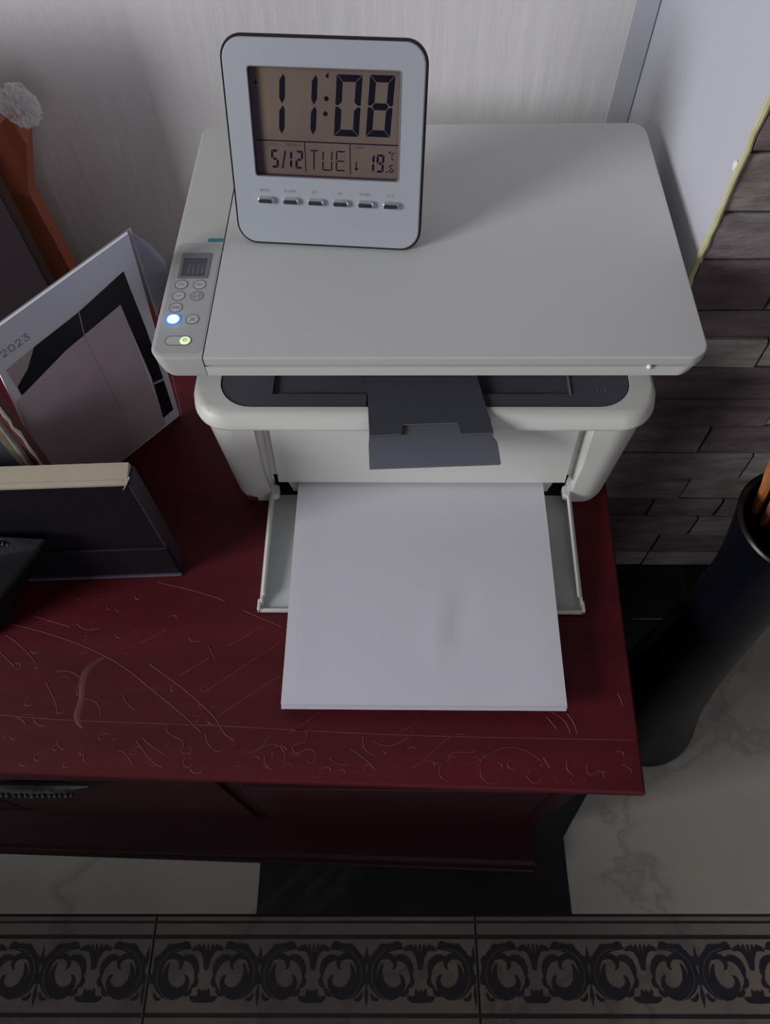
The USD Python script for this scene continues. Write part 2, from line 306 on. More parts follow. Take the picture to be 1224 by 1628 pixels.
# the chimney breast: plastered core, yellowed edge bead, stone cladding on its face
ch = thing('wall_right', (196, 102, -305), 'chimney breast with a white side and stone-clad face', kind='structure')
part(ch, 'plaster_side', prism([(196, 104), (200, 104), (200, 112), (1500, 112), (1500, 350), (196, 350)], -305, R_['z1']), m_white_plaster, False)
rng = np.random.default_rng(5)
zz = np.arange(-303, 900, 9.0)
part(ch, 'corner_bead', tube(np.c_[196.6 + rng.normal(0, .35, len(zz)), 103.2 + rng.normal(0, .35, len(zz)), zz], 2.0 + np.abs(rng.normal(0, .45, len(zz))), 8), m_bead)
part(ch, 'paint_blob', hull([(195.3 + 1.5 * math.cos(a) * math.cos(b), 107 + 3 * math.sin(a) * math.cos(b), 259 + 3.5 * math.sin(b)) for a in np.linspace(0, 6.28, 9) for b in np.linspace(-1.5, 1.5, 6)]), mat('white_paint_blob', (236, 236, 238), .4))
part(ch, 'joint_bed', cut(199.5, 1500, 106.5, 112.5, -305, 900), m_joint, False)
bounds = [-305, -268, -222, -178, -140, -98, -52, -8, 32, 74, 108, 138, 187, 226.5, 270, 312, 352, 398, 440, 482]
for k in range(len(bounds) - 1):
    z0, z1 = bounds[k] + .9, bounds[k + 1] - .9; x = 198.5; first = True
    while x < 700:
        L_ = rng.uniform(70, 190) * (0.75 if first and k % 2 else 1.0); first = False; x1 = min(x + L_, 720)
        n = max(2, int((x1 - x) / 30)); p = []; d = rng.uniform(-2.5, 2.0)
        for xx in np.linspace(x + .8, x1 - .8, n + 1):
            for zq, s in ((z0, 1), (z1, -1)):
                e = rng.uniform(0, 1.6); p += [(xx, 109, zq + s * e * .5), (xx, 104.2 + d * .3, zq + s * e * .5), (np.clip(xx, x + 1.0, x1 - 1.0), 102.2 + d * .8 + rng.uniform(-.8, .8), zq + s * (1.6 + rng.uniform(0, 2.6)))]
        part(ch, 'stone', hull(p), m_stone[rng.integers(0, 4)], 25)
        x = x1 + .5

# ------------------------------------------------------------------ the carved chest
CH = [(158.3, -229.0), (174.0, 256.0), (-640.0, 264.0), (-640.0, -212.8)]
chest = thing('carved_chest', (-230, 40, -305), 'low dark red wooden chest with scroll carving along its top', 'chest')
def inset(poly, fr, rt, bk=0):
    """The chest outline moved in by fr at the front, rt at the right."""
    (a, b), (c, d), (e, f), (g, h) = poly
    return [(a - rt, b + fr), (c - rt, d - bk), (e + 4, f - bk), (g + 4, h + fr)]
def slab(poly, z0, z1, r):
    p = Polygon(poly); a, b = np.array(p.exterior.coords)[:-1], np.array(p.buffer(-r, join_style=2).exterior.coords)[:-1]
    return hull(np.vstack([np.c_[b, np.full(len(b), z1)], np.c_[a, np.full(len(a), z1 - r)], np.c_[a, np.full(len(a), z0 + r)], np.c_[b, np.full(len(b), z0)]]))
top = slab(CH, -11, 0, 1.6)
part(chest, 'top_board', top, m_wood)
part(chest, 'top_moulding', slab(inset(CH, 4, 5), -19, -10.6, 2), m_wood)
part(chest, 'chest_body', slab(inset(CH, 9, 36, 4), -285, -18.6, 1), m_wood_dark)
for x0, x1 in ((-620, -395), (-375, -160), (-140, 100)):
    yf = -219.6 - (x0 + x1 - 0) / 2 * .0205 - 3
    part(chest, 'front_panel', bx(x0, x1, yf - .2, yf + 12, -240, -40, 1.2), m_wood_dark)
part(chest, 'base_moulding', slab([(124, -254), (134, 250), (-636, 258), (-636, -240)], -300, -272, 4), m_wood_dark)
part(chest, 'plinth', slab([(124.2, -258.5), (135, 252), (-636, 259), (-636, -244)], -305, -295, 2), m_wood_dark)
STROKES = [[[-336.6,-103.6],[-309.8,-109.5],[-280.7,-118.3],[-251.5,-129.9],[-229.2,-142.2],[-206.9,-158.0],[-190.2,-169.7],[-175.9,-180.3],[-165.7,-189.0]],[[-315.0,-97.3],[-294.0,-103.3],[-283.6,-106.3]],[[-279.4,-103.2],[-270.6,-108.2],[-258.3,-107.1]],[[-334.7,-113.7],[-324.4,-119.6],[-314.9,-126.5],[-303.6,-137.1]],[[-335.6,-127.6],[-328.2,-133.4],[-320.9,-139.2]],[[-292.4,-151.3],[-285.2,-161.4],[-279.1,-171.4],[-277.8,-176.8]],[[-286.9,-143.7],[-274.7,-143.6],[-265.1,-148.8]],[[-265.0,-149.2],[-260.7,-164.0],[-251.0,-166.6],[-245.1,-172.9],[-243.9,-178.3]],[[-230.2,-160.9],[-225.1,-168.2],[-217.9,-172.7]],[[-214.4,-136.4],[-199.7,-145.8],[-183.2,-156.8],[-166.7,-169.5],[-154.3,-181.0],[-145.8,-191.4],[-139.3,-193.9]],[[-225.0,-119.9],[-214.7,-113.8],[-204.3,-107.3]],[[-188.6,-145.7],[-176.8,-138.0],[-167.5,-131.1]],[[-153.7,-121.3],[-140.4,-113.2],[-127.9,-105.1]],[[-167.3,-158.5],[-148.0,-144.4],[-127.4,-128.9],[-111.5,-118.0]],[[-154.8,-177.4],[-134.9,-162.8],[-110.9,-145.9]],[[-169.7,-121.4],[-165.0,-128.2],[-162.6,-132.1]],[[-185.9,-114.6],[-181.6,-117.9],[-176.1,-116.5]],[[-144.9,-90.9],[-130.7,-97.0],[-111.7,-105.0]],[[-220.2,-65.9],[-202.6,-70.1],[-182.1,-75.4],[-161.4,-82.6]],[[-213.5,-195.5],[-203.7,-205.7],[-195.5,-212.3],[-189.8,-214.7]],[[-208.5,-193.7],[-199.3,-200.5],[-189.6,-205.5]],[[-226.1,-203.4],[-219.6,-205.0],[-214.1,-210.8],[-212.0,-212.5]],[[-191.6,-183.1],[-189.6,-190.1],[-179.0,-195.2],[-178.5,-203.7]],[[-174.5,-207.1],[-174.4,-212.9],[-169.8,-214.5]],[[-162.0,-189.8],[-159.3,-196.7],[-155.2,-200.9]],[[-130.1,-204.9],[-120.2,-199.7],[-112.3,-190.2]],[[-115.3,-204.7],[-115.5,-211.5],[-111.7,-214.7]],[[-109.7,-199.6],[-102.7,-198.7],[-99.8,-202.0]],[[-272.1,-196.1],[-269.1,-201.3],[-265.1,-202.9]],[[-249.7,-204.5],[-249.5,-209.5],[-247.1,-212.0]],[[-308.1,-178.9],[-301.7,-182.4],[-299.4,-184.2]],[[-295.2,-179.7],[-290.4,-184.1],[-282.8,-185.8]],[[-257.8,-86.4],[-255.9,-90.6],[-253.8,-91.2]],[[-250.5,-88.5],[-248.8,-92.0],[-246.2,-92.4]],[[-125.3,-210.5],[-118.9,-199.6],[-106.4,-198.2],[-100.7,-206.7],[-102.5,-213.9]],[[-115.8,-205.6],[-113.9,-211.6],[-109.9,-215.1]],[[-100.8,-189.5],[-94.7,-187.0],[-85.6,-189.4],[-86.5,-194.3],[-96.2,-199.3],[-93.5,-203.0],[-83.6,-200.4],[-78.4,-204.0],[-80.5,-210.1],[-84.3,-208.9]],[[-68.2,-206.3],[-60.5,-211.0],[-54.3,-211.0]],[[-53.5,-200.1],[-40.8,-208.4],[-34.5,-214.3]],[[-43.8,-190.2],[-42.3,-200.0],[-33.4,-204.7]],[[-36.1,-193.8],[-23.5,-197.4],[-11.0,-191.1],[-5.9,-186.1]],[[-8.6,-212.8],[6.4,-203.1],[14.0,-195.8],[31.9,-188.2]],[[18.7,-206.6],[23.8,-201.7],[33.8,-201.6],[40.1,-199.1]],[[13.7,-210.2],[12.3,-217.3],[18.3,-221.9]],[[43.2,-211.1],[42.8,-219.3],[47.4,-222.8],[54.9,-220.4]],[[33.4,-210.0],[48.6,-202.7],[66.3,-197.6],[78.4,-201.2],[86.5,-207.1]],[[74.6,-217.8],[81.4,-222.4],[85.4,-218.9]],[[88.0,-204.7],[92.2,-211.8]],[[96.3,-171.2],[105.8,-177.4],[109.7,-187.4]],[[108.9,-172.4],[113.1,-179.9],[114.7,-187.3]],[[93.4,-175.0],[100.1,-183.8]],[[149.2,-156.5],[150.8,-163.0],[151.5,-166.8]],[[105.0,-206.9],[105.4,-214.0],[108.8,-216.3]],[[119.4,-209.1],[121.0,-216.1],[128.6,-213.7],[130.4,-218.4]],[[143.9,-208.8],[150.5,-213.5],[144.8,-219.4]],[[-0.7,-173.4],[-5.9,-181.1],[-16.0,-186.2]],[[-77.7,-172.9],[-85.0,-179.3],[-92.3,-184.4]],[[-321.3,-177.5],[-243.0,-181.9],[-171.0,-183.6],[-52.3,-188.4],[73.6,-190.8],[155.8,-191.4]]]
tubes = []
for s in STROKES:
    p = np.c_[np.array(s), np.zeros(len(s))]
    tubes.append(tube(p, .5, 6, .7, smooth=6 if len(p) > 2 else 0))
cr_ = np.random.default_rng(21)
for k in range(74):                                              # the small curls of the carved border and of the field at the left
    if k < 46: cx, cy = -335 + k * 10.6 + cr_.uniform(-3, 3), cr_.uniform(-217, -197) - (k * 10.6) * .02 + 5
    else: cx, cy = cr_.uniform(-330, -150), cr_.uniform(-185, -75)
    if cx > 150 or (cx > -118 and cy > -176): continue
    r0, a0, sw = cr_.uniform(2.5, 7), cr_.uniform(0, 6.28), cr_.choice([-1, 1]) * cr_.uniform(2.2, 4.6); t = np.linspace(0, 1, 12)
    rr_ = r0 * (1 - .7 * t); tubes.append(tube(np.c_[cx + rr_ * np.cos(a0 + sw * t), cy + rr_ * .8 * np.sin(a0 + sw * t), np.zeros(12)], [.25, .5, .2], 5, .6))
part(chest, 'scroll_carving', tubes, m_carve, 40, kind='stuff')
leaf = CubicSpline(np.linspace(0, 1, 6), np.array([[-251, -131.8], [-260.7, -139.6], [-263.7, -151], [-261.6, -164], [-261.5, -176.7], [-255.4, -187.2]]))(np.linspace(0, 1, 24))
part(chest, 'carved_leaf', tube(np.c_[leaf, np.zeros(24)], [.6, 3.0, 2.8, 2.2, 3.2, .5], 8, .16), m_carve)
part(chest, 'handle_plate', tube([(x, -223.5 + .02 * abs(x + 300), -38 - 10 * math.cos((x + 300) / 38 * 1.5)) for x in np.linspace(-338, -256, 20)], [1.5, 4.5, 6.5, 7, 6, 5, 3, 1], 10, 1), m_bronze)
bead = []
for k in range(17):
    x = -338 + k * 4.6; s = trimesh.creation.icosphere(1, 1.7 + .3 * (k % 2)); s.apply_translation((x, -230.5, -27 - 7 * math.cos((x + 300) / 38 * 1.4) + .8 * (k % 3))); bead.append(s)
part(chest, 'handle_beading', bead, m_bronze, True)

# ------------------------------------------------------------------ the printer
pr = thing('printer', (0, 125, 0), 'white multifunction laser printer standing on the carved chest', 'printer')
body = sections((0.5, -160.5, 160.5, 13.6, 238, 20), (5, -163, 163, 12.6, 240, 23), (108.6, -171.5, 171.5, 11.8, 244, 27))
body = body - cut(-127, 127, -5, 130, 2.5, 27.5)                                              # the paper slot
recess = hull([(-128, -5, 20), (128, -5, 20), (-131, -5, 112), (131, -5, 112), (-131, 24, 20), (131, 24, 20), (-127, 24, 112), (127, 24, 112)])
body = body - recess
part(pr, 'lower_housing', body, m_print, 25)
rim = sections((109.3, -172.5, 172.5, 10.4, 244, 27), (110.4, -175, 175, 8.6, 244, 28), (113, -176, 176, 8.8, 244, 29), (119, -175.6, 175.6, 13.2, 244, 28), (121.2, -174.2, 174.2, 16, 244, 27), (122, -172, 172, 19, 244, 26))
well = sections((118, -155.5, 156.5, 22, 200, 26), (130, -155.5, 156.5, 22, 200, 26))
part(pr, 'front_rim', rim - well, m_print, 30)
bin_ = plate(-154.8, 155.8, 22.7, 199, 116, 121.2, 25.4, .4) - cut(-114.5, 110, 35, 190, 118.6, 130) - cut(-43, 44, 22, 36, 118.6, 130)
part(pr, 'output_bin', bin_, m_grey, 25)
part(pr, 'output_stop', bx(110.2, 111.4, 34, 120, 118, 122.2, .3), m_grey2)
ic = []
for x in (131.5, 137.8): ic.append(bx(x, x + .6, 35.5, 41.5, 121, 121.5, .1))
ic += [bx(131.5, 133, 35.5, 36.1, 121, 121.5, .1), bx(136.9, 138.4, 35.5, 36.1, 121, 121.5, .1), text('>>', 3.2, (132.6, 37.2, 121.1), X3, .3)]
part(pr, 'paper_mark', ic, m_grey2, False)
up_ = sections((121.8, -170, 170, 74, 244, 12), (181.6, -170, 170, 74, 244, 12)) - cut(-122, 122, 60, 205, 120, 176)
part(pr, 'upper_housing', up_, m_print, 25)
# front panel between the two guide rails
part(pr, 'front_panel', hull([(-118, 15.8, 108.4), (119, 15.8, 108.4), (-121.5, 16, 27.6), (122.5, 16, 27.6), (-118, 23.8, 108.4), (119, 23.8, 108.4), (-121.5, 23.8, 27.6), (122.5, 23.8, 27.6)]), m_print)
for sx, o, xt, xb in ((1, 0, 0, 2.5), (-1, 1.2, 0, 2.5)):
    for (a0, b0), (a1, b1) in (((134.2, 11.7), (130.4, 15.2)), ((129.9, 16.2), (125.8, 20.2))):
        pts = []
        for z, dx, dy in ((108.4, 0, 0), (4, 5.2, 1.4)):
            pts += [(sx * (a0 + dx - o), b0 + dy, z), (sx * (a1 + dx - o), b1 + dy, z), (sx * (a0 + dx - o), b0 + dy + 5, z), (sx * (a1 + dx - o), b1 + dy + 5, z)]
        part(pr, 'guide_rail', hull(pts), m_print)
part(pr, 'corner_label', bx(-151.0, -142.6, 12.2, 14, 3.5, 8.2, .2), mat('dark_label', (70, 56, 66), .5))
lg = [tube([(1.5 + k, 16.0, 46), (4.3 + k, 15.95, 53)], .3, 6) for k in (0, 3.2)]
part(pr, 'logo_stroke', lg, m_panel)
# folding output flap: a flat board and its lip, coloured lighter for its tilt to the light
fz = lambda y: 124.0 - max(0, y - 20) * .02
flap_top = [(-44.0, 75), (-43.0, 47), (-39.7, -6.3), (-16.9, -4.6), (-15.6, 4.0), (24.4, 5.7), (26.8, -4.5), (50.5, -3.4), (41.7, 47), (40.5, 75)]
def sheet(poly, zf, th, sub=2):
    q = prism(poly, 0, 1)
    for _ in range(sub): q = q.subdivide()
    v = np.array(q.vertices); v[:, 2] = np.array([zf(y) for y in v[:, 1]]) - th * (1 - v[:, 2]); return trimesh.Trimesh(v, q.faces, process=False)
part(pr, 'output_flap', sheet(flap_top, fz, 1.6), m_grey, 20)
fz2 = lambda y: 122.2 - .011 * max(0, 6 - y) ** 1.86
lip = [(-39.5, 12), (49.0, 12), (50.2, -4.6), (53.0, -8.6), (55.2, -24.6), (-39.4, -28.0), (-40.2, -12)]
part(pr, 'flap_edge_highlight', tube([(x, y, 123.7) for x, y in flap_top[2:8]], .45, 6), m_grey2)  # highlight along the flap edge, put in as a lighter grey line
part(pr, 'flap_lip', sheet(Polygon(lip).buffer(-.4).buffer(.4, quad_segs=3), fz2, 2.0, 3), m_grey2, 20)
# scanner unit and lid
sc = sections((181.5, -173.5, 172.5, .6, 250, 9), (184, -176, 175, .2, 252, 11), (190.3, -179, 179, 0, 253.4, 13)) - cut(-300, -144.9, -10, 300, 170, 210)
part(pr, 'scanner_base', sc, m_print, 30)
cp = sections((181.5, -173.5, -100, .6, 250, 8), (184, -176, -100, .2, 252, 9), (191, -179, -100, 0, 253.4, 11), (197.5, -180, -100, 0, 253.6, 11), (198.5, -179.6, -100, .4, 253.2, 10.6), (198.9, -178.7, -100, 1.2, 252.4, 10)) - cut(-145.4, -90, -10, 300, 170, 210)
part(pr, 'control_panel', cp, m_panel, 30)
lid = plate(-190, 180, 0, 253.6, 191.4, 198.9, 13, 1.3, rb=1.2) - cut(-300, -144.4, -10, 300, 180, 210)
part(pr, 'scanner_lid', lid, m_lid, 30)
part(pr, 'lid_seal', cut(-143.5, 170, 4, 248, 190, 191.6), m_black, False)
nub = trimesh.creation.icosphere(2, 1.7); nub.apply_translation((143.0, -.3, 190.6)); part(pr, 'lid_bumper', nub, mat('bumper_white', (245, 245, 245), .3), True)
ZP = 198.9
part(pr, 'teal_sticker', prism(sbox(-156.6, 111.2, -145.8, 115.0), ZP, ZP + .12), m_teal, False)
part(pr, 'panel_overlay', prism(Polygon(rrect(-177, -146.3, 4, 110, 5)), ZP, ZP + .15), mat('panel_overlay_grey', (172, 172, 172), .45), False)
ZP += .15
dz = part(pr, 'display_bezel', prism(Polygon(rrect(-172.8, -151.8, 73.6, 99, 1)).difference(Polygon(rrect(-170.6, -153.9, 75.2, 93.6, .6))), ZP, ZP + .5), m_screen_rim, False)
part(dz, 'display_screen', prism(Polygon(rrect(-170.8, -153.7, 75, 93.8, .6)), ZP - .05, ZP + .2), m_screen, False)
for k in range(4):
    part(dz, 'faint_digit_stroke', prism(sbox(-166.5 + k * 3.3, 78, -165.8 + k * 3.3, 88 - (k % 2) * 3), ZP + .15, ZP + .25), m_screen_rim, False)
def ring(cx, cy, r0, r1): return Point(cx, cy).buffer(r1, quad_segs=12).difference(Point(cx, cy).buffer(r0, quad_segs=12))
def button(cx, cy, icon):
    b = part(pr, 'button', prism(Point(cx, cy).buffer(4.0, quad_segs=12), ZP, ZP + .15), m_panel, False)
    part(b, 'button_outline', prism(ring(cx, cy, 4.0, 4.6), ZP, ZP + .18), m_groove, False)
    if icon: part(b, 'button_icon', icon(cx, cy), m_icon, False)
pz = lambda g: prism(g, ZP + .14, ZP + .24)
ln = lambda *p: LineString(p).buffer(.28, quad_segs=2)
button(-168.9, 67.3, lambda x, y: pz(ln((x - 1.6, y - .6), (x, y + .9), (x + 1.6, y - .6))))
button(-156.2, 67.2, lambda x, y: pz(unary_union([ln((x - 2.4, y), (x - 1.2, y + .9)), ln((x - .6, y - .6), (x - .6, y + .8)), ln((x + .6, y - .6), (x + .6, y + .8)), ln((x + 1.4, y), (x + 2.4, y + .4))])))
button(-169.1, 56.3, lambda x, y: pz(ln((x - 1.7, y), (x + 1.7, y))))
button(-156.5, 56.2, lambda x, y: pz(unary_union([ring(x, y, 2.7, 3.2), ln((x - 1.4, y - 2), (x - 1.4, y + 2.3)), ln((x + 1.4, y - 2), (x + 1.4, y + 2.3)), ln((x - 2, y - 1), (x + 2, y + 1))])))
button(-169.2, 45.2, lambda x, y: pz(unary_union([Polygon(rrect(x - 2.8, x + 2.8, y - 1.1, y + 1.1, .5)).difference(Polygon(rrect(x - 2.4, x + 2.4, y - .7, y + .7, .4)))] + [ln((x + q, y - .7), (x + q, y + .7)) for q in (-1.3, 0, 1.3)])))
button(-156.3, 34.3, lambda x, y: pz(unary_union([ln((x - 1.4, y - 1.4), (x + 1.4, y + 1.4)), ln((x - 1.4, y + 1.4), (x + 1.4, y - 1.4))])))
b = part(pr, 'wireless_button', prism(ring(-169.2, 34.4, 3.7, 5.2), ZP, ZP + .25), m_blue_ring, False, 'glowing blue ring button')
d_ = trimesh.creation.icosphere(3, 3.9); v = np.array(d_.vertices); v[:, 2] *= .45; d_ = trimesh.Trimesh(v + [-169.2, 34.4, ZP + .1], d_.faces); part(b, 'light_dome', d_, m_blue, True)
slot = Polygon(rrect(-171.6, -154.0, 10.9, 19.3, 4.1)); b = part(pr, 'power_switch', prism(slot.buffer(-.35), ZP, ZP + .12), m_panel, False)
part(b, 'switch_outline', prism(slot.difference(slot.buffer(-.5)), ZP, ZP + .18), m_groove, False)
d_ = trimesh.creation.icosphere(3, 3.5); v = np.array(d_.vertices); v[:, 2] *= .22; d_ = trimesh.Trimesh(v + [-158.2, 15.2, ZP + .1], d_.faces); part(b, 'light_dome', d_, m_green, True, 'lit pale green power light')
part(b, 'power_icon', [prism(ring(-158.2, 15.0, .9, 1.3).difference(sbox(-158.7, 15.2, -157.7, 17)), ZP + .8, ZP + .95), prism(sbox(-158.4, 15.2, -158.0, 16.6), ZP + .8, ZP + .95)], m_green_icon, False)
# input tray
floor_t = plate(-130.5, 129.5, -92.5, 18.4, 1.0, 3.4, 1.5, .5)
part(pr, 'tray_floor', floor_t, mat('tray_pale_grey', (188, 192, 190), .45))
part(pr, 'tray_lip', bx(-131.8, 130.6, -93.4, -91.2, 1.0, 6.0, .5), m_print)
for sx in (-1, 1):
    part(pr, 'tray_side', hull([(sx * 130.4 - .6, y, z) for y, z in ((-91.5, 1), (26, 1))] + [(sx * 127.4 - .6, y, z) for y, z in ((-91.5, 1), (26, 1))] + [(sx * 130.0 - .6, -86, 9), (sx * 128 - .6, -86, 9), (sx * 130.0 - .6, 8, 16), (sx * 127.4 - .6, 8, 16), (sx * 130.0 - .6, 26, 14), (sx * 127.4 - .6, 26, 14)]), m_print)
    part(pr, 'tray_rail', tube([(sx * 127.2 - .6, -82, 9.6), (sx * 127.2 - .6, -78, 10.6), (sx * 127.4 - .6, 6, 17), (sx * 127.4 - .6, 14, 16)], 1.5, 8), m_print)
    part(pr, 'tray_end_post', bx(sx * 130.4 - 1.4 - .6, sx * 130.4 + 1.2 - .6, -93.4, -84, 1, 8, .5), m_print)
    part(pr, 'tray_hinge', plate(sx * 125.4 - 3.2, sx * 125.4 + 3.2, 8, 19, 12, 19, 2.5, .8), m_print)
    part(pr, 'paper_guide', hull([(sx * 112, 22, 4), (sx * 106.5, 22, 4), (sx * 112, 26, 26), (sx * 106.5, 26, 26), (sx * 115, 30, 26), (sx * 106.5, 34, 4), (sx * 116, 24, 17)]), m_print)
part(pr, 'slot_lining', [cut(-126.8, 126.8, 18.6, 129.8, 2.6, 3.2), cut(-126.9, -126.4, 24.2, 129, 3, 27.3), cut(126.4, 126.9, 24.2, 129, 3, 27.3), cut(-126.8, 126.8, 129, 129.8, 3, 27.3), cut(-126.8, 126.8, 24.4, 129, 27.0, 27.4)], m_black, False)

# ------------------------------------------------------------------ paper in the tray
def paper(name, dz, dx, yaw, curl, label, seed, dy=0):
    nx, ny = 29, 45; th = .3
    xs, ys = np.linspace(-105, 105, nx), np.linspace(-172.2, 118, ny)
    g = np.array([(x, y) for y in ys for x in xs]); X_, Y_ = g[:, 0], g[:, 1]
    z = 23.6 + dz - np.clip(-Y_ - 20, 0, None) * .040 - np.clip(Y_ - 15, 0, None) * .05
    z = z + curl * (.8 * np.exp(-((X_ + 98) / 12) ** 2) + 1.6 * np.exp(-((X_ - 95) / 25) ** 2) * np.clip(-Y_ / 170, 0, 1))
    z = z + curl * (1.5 * np.exp(-((X_ - 13 - (Y_ + 120) * .12) / 9) ** 2 - ((Y_ + 112) / 26) ** 2) - 1.6 * np.exp(-((X_ - 27 - (Y_ + 120) * .12) / 9) ** 2 - ((Y_ + 108) / 24) ** 2))
    c, s = math.cos(yaw), math.sin(yaw); v = np.c_[c * X_ - s * Y_ + dx, s * X_ + c * Y_ + dy, z]
    n = len(v); f = []
    for j in range(ny - 1):
        for i in range(nx - 1):
            a = j * nx + i; f += [[a, a + 1, a + nx + 1], [a, a + nx + 1, a + nx], [n + a, n + a + nx + 1, n + a + 1], [n + a, n + a + nx, n + a + nx + 1]]
    e = [j * nx for j in range(ny)]; loops = [list(range(nx)), list(range((ny - 1) * nx, ny * nx))[::-1], e[::-1], [k + nx - 1 for k in e]]
    for l in loops:
        for a, b in zip(l[:-1], l[1:]): f += [[a, n + b, b], [a, n + a, n + b]]
    q = trimesh.Trimesh(np.vstack([v, v - [0, 0, th]]), f, process=False); q.fix_normals(); return q
solo('paper_sheet', paper('s', 0, 0, .002, .5, '', 1), m_paper, 'topmost blank white sheet, lightly dented, on the printer tray stack', 'paper', smooth=60)
st = thing('paper_stack', (0, -30, 3.6), 'stack of white paper in the open tray beneath the dented top sheet', 'paper stack')
for k, (dz, dx, yw) in enumerate([(-2.4, .5, .002), (-2.9, -.3, .0035), (-3.4, .3, .001), (-3.9, .1, .003), (-4.4, -.2, .002)]):
    part(st, 'sheet', paper('s', dz, dx, yw, .3 if k < 2 else .15, '', k, -.9 - .35 * k), m_paper, 60)
part(st, 'lower_ream', hull([(-104.5, -88, 3.7), (104.5, -88, 3.7), (-104.5, -88, 14), (104.5, -88, 14), (-104.5, 110, 3.7), (104.5, 110, 3.7), (-104.5, 15, 17.2), (104.5, 15, 17.2), (-104.5, 110, 12), (104.5, 110, 12)]), m_paper, False)

# ------------------------------------------------------------------ the clock
yw, le = -0.082, 0.3667
ca = np.array([math.cos(yw), math.sin(yw), 0]); cb = np.array([-math.sin(yw), math.cos(yw), 0]); cu = np.array([0, 0, math.cos(le)]) + cb * math.sin(le); cn = np.cross(ca, cu)
CO = np.array([-68.7, 105.5, 199.2]); CW, CHH = 130.3, 126.7
def CL(q): return place(q, (ca, cu, cn), CO)
ck = thing('digital_clock', tuple(CO), 'silver digital clock with brown display standing on the printer lid', 'clock')
bk = sections((0, -CW / 2, CW / 2, 0, CHH, 14), (-3, -CW / 2, CW / 2, .6, CHH, 14), (-10, -CW / 2 + 4, CW / 2 - 4, 6, CHH - 4, 12)) - cut(-49.5, 49.5, 44.5, 111, -4.5, 5)
part(ck, 'case', CL(bk), m_clock_black, 30)
face = sections((-.3, -CW / 2 + 1.5, CW / 2 - 1.5, 1.5, CHH - 1.7, 12.6), (1.3, -CW / 2 + 1.5, CW / 2 - 1.5, 1.5, CHH - 1.7, 12.6), (2.0, -CW / 2 + 2.2, CW / 2 - 2.2, 2.2, CHH - 2.4, 12)) 
win = sections((-9, -48, 48, 46.2, 109.6, 1.6), (9, -48, 48, 46.2, 109.6, 1.6))
part(ck, 'faceplate', CL(face - win), m_silver, 25)
fr = Polygon(rrect(-48.6, 48.6, 45.6, 110.2, 2)).difference(Polygon(rrect(-48, 48, 46.2, 109.6, 1.6)))
part(ck, 'window_edge', CL(prism(fr, 1.6, 2.5)), m_chrome, False)
ly = part(ck, 'recess_wall', CL(prism(Polygon(rrect(-48.4, 48.4, 45.8, 110, 1.6)).difference(Polygon(rrect(-47.9, 47.9, 46.3, 109.5, 1.4))), -4, 1.2)), m_lcd_side, False)
lcd = part(ck, 'lcd', CL(prism(sbox(-49, 45, 49, 110.8), -4.2, -3.0)), m_lcd, False)
LZ = -3.0
part(lcd, 'dark_border', CL(prism([(-48.2, 46), (-43.4, 46), (-44.0, 110), (-48.2, 110)], LZ - .05, LZ + .1)), m_lcd_side, False)
def seg_poly(kind, w, h, t, g=.35):
    hw, hh = w / 2, h / 2
    if kind == 'a': return [(-hw + g, h), (hw - g, h), (hw - t - g, h - t), (-hw + t + g, h - t)]
    if kind == 'd': return [(-hw + g, 0), (-hw + t + g, t), (hw - t - g, t), (hw - g, 0)]
    if kind == 'g': return [(-hw + t * .6 + g, hh), (-hw + t + g, hh + t / 2), (hw - t - g, hh + t / 2), (hw - t * .6 - g, hh), (hw - t - g, hh - t / 2), (-hw + t + g, hh - t / 2)]
    if kind == 'f': return [(-hw, h - g), (-hw + t, h - t - g), (-hw + t, hh + t / 2 + g), (-hw + t * .4, hh + g), (-hw, hh + g * 2)]
    if kind == 'b': return [(-x, y) for x, y in seg_poly('f', w, h, t, g)]
    if kind == 'e': return [(x, h - y) for x, y in seg_poly('f', w, h, t, g)]
    if kind == 'c': return [(-x, h - y) for x, y in seg_poly('f', w, h, t, g)]
    if kind == 'm': return [(-t * .45, h - g), (t * .45, h - g), (t * .45, hh), (-t * .45, hh)]
    if kind == 'n': return [(-t * .45, hh), (t * .45, hh), (t * .45, g), (-t * .45, g)]
SEG = {'0': 'abcdef', '1': 'bc', '2': 'abged', '5': 'afgcd', '6': 'afgcde', '8': 'abcdefg', '9': 'abcdfg', 'T': 'amn', 'U': 'fedcb', 'E': 'afged', 'C': 'afed'}
def digit(name, chars, u, v0, w, h, t, slant, mt):
    gs = []
    for s in SEG[chars]:
        gs.append(Polygon([(x + y * slant + u, y + v0) for x, y in seg_poly(s, w, h, t)]).buffer(0))
    part(lcd, name, CL(prism(unary_union(gs), LZ - .05, LZ + .15)), mt, False)
SL = .078
def spindle(u, v0, h, t):
    gs = []
    for a, b in ((0, h * .485), (h * .515, h)):
        pts = [(0, a), (t / 2, a + 3.2), (t / 2, b - 2.2), (t * .15, b), (-t / 2, b - 3.4), (-t / 2, a + 3.0)]
        gs.append(Polygon([(x + y * SL + u, y + v0) for x, y in pts]))
    return unary_union(gs)
for u in (-29.7, -8.9): part(lcd, 'digit', CL(prism(spindle(u, 71.4, 34, 3.5), LZ - .05, LZ + .15)), m_lcd_ink, False)
part(lcd, 'colon', CL(prism(unary_union([Point(.6, 92.5).buffer(1.4), Point(-.3, 83.9).buffer(1.4)]), LZ - .05, LZ + .15)), m_lcd_ink, False)
part(lcd, 'alarm_mark', CL(prism(Polygon([(.2, 104.6), (2.4, 107.2), (2.2, 103.8)]), LZ - .05, LZ + .15)), m_lcd_ink, False)
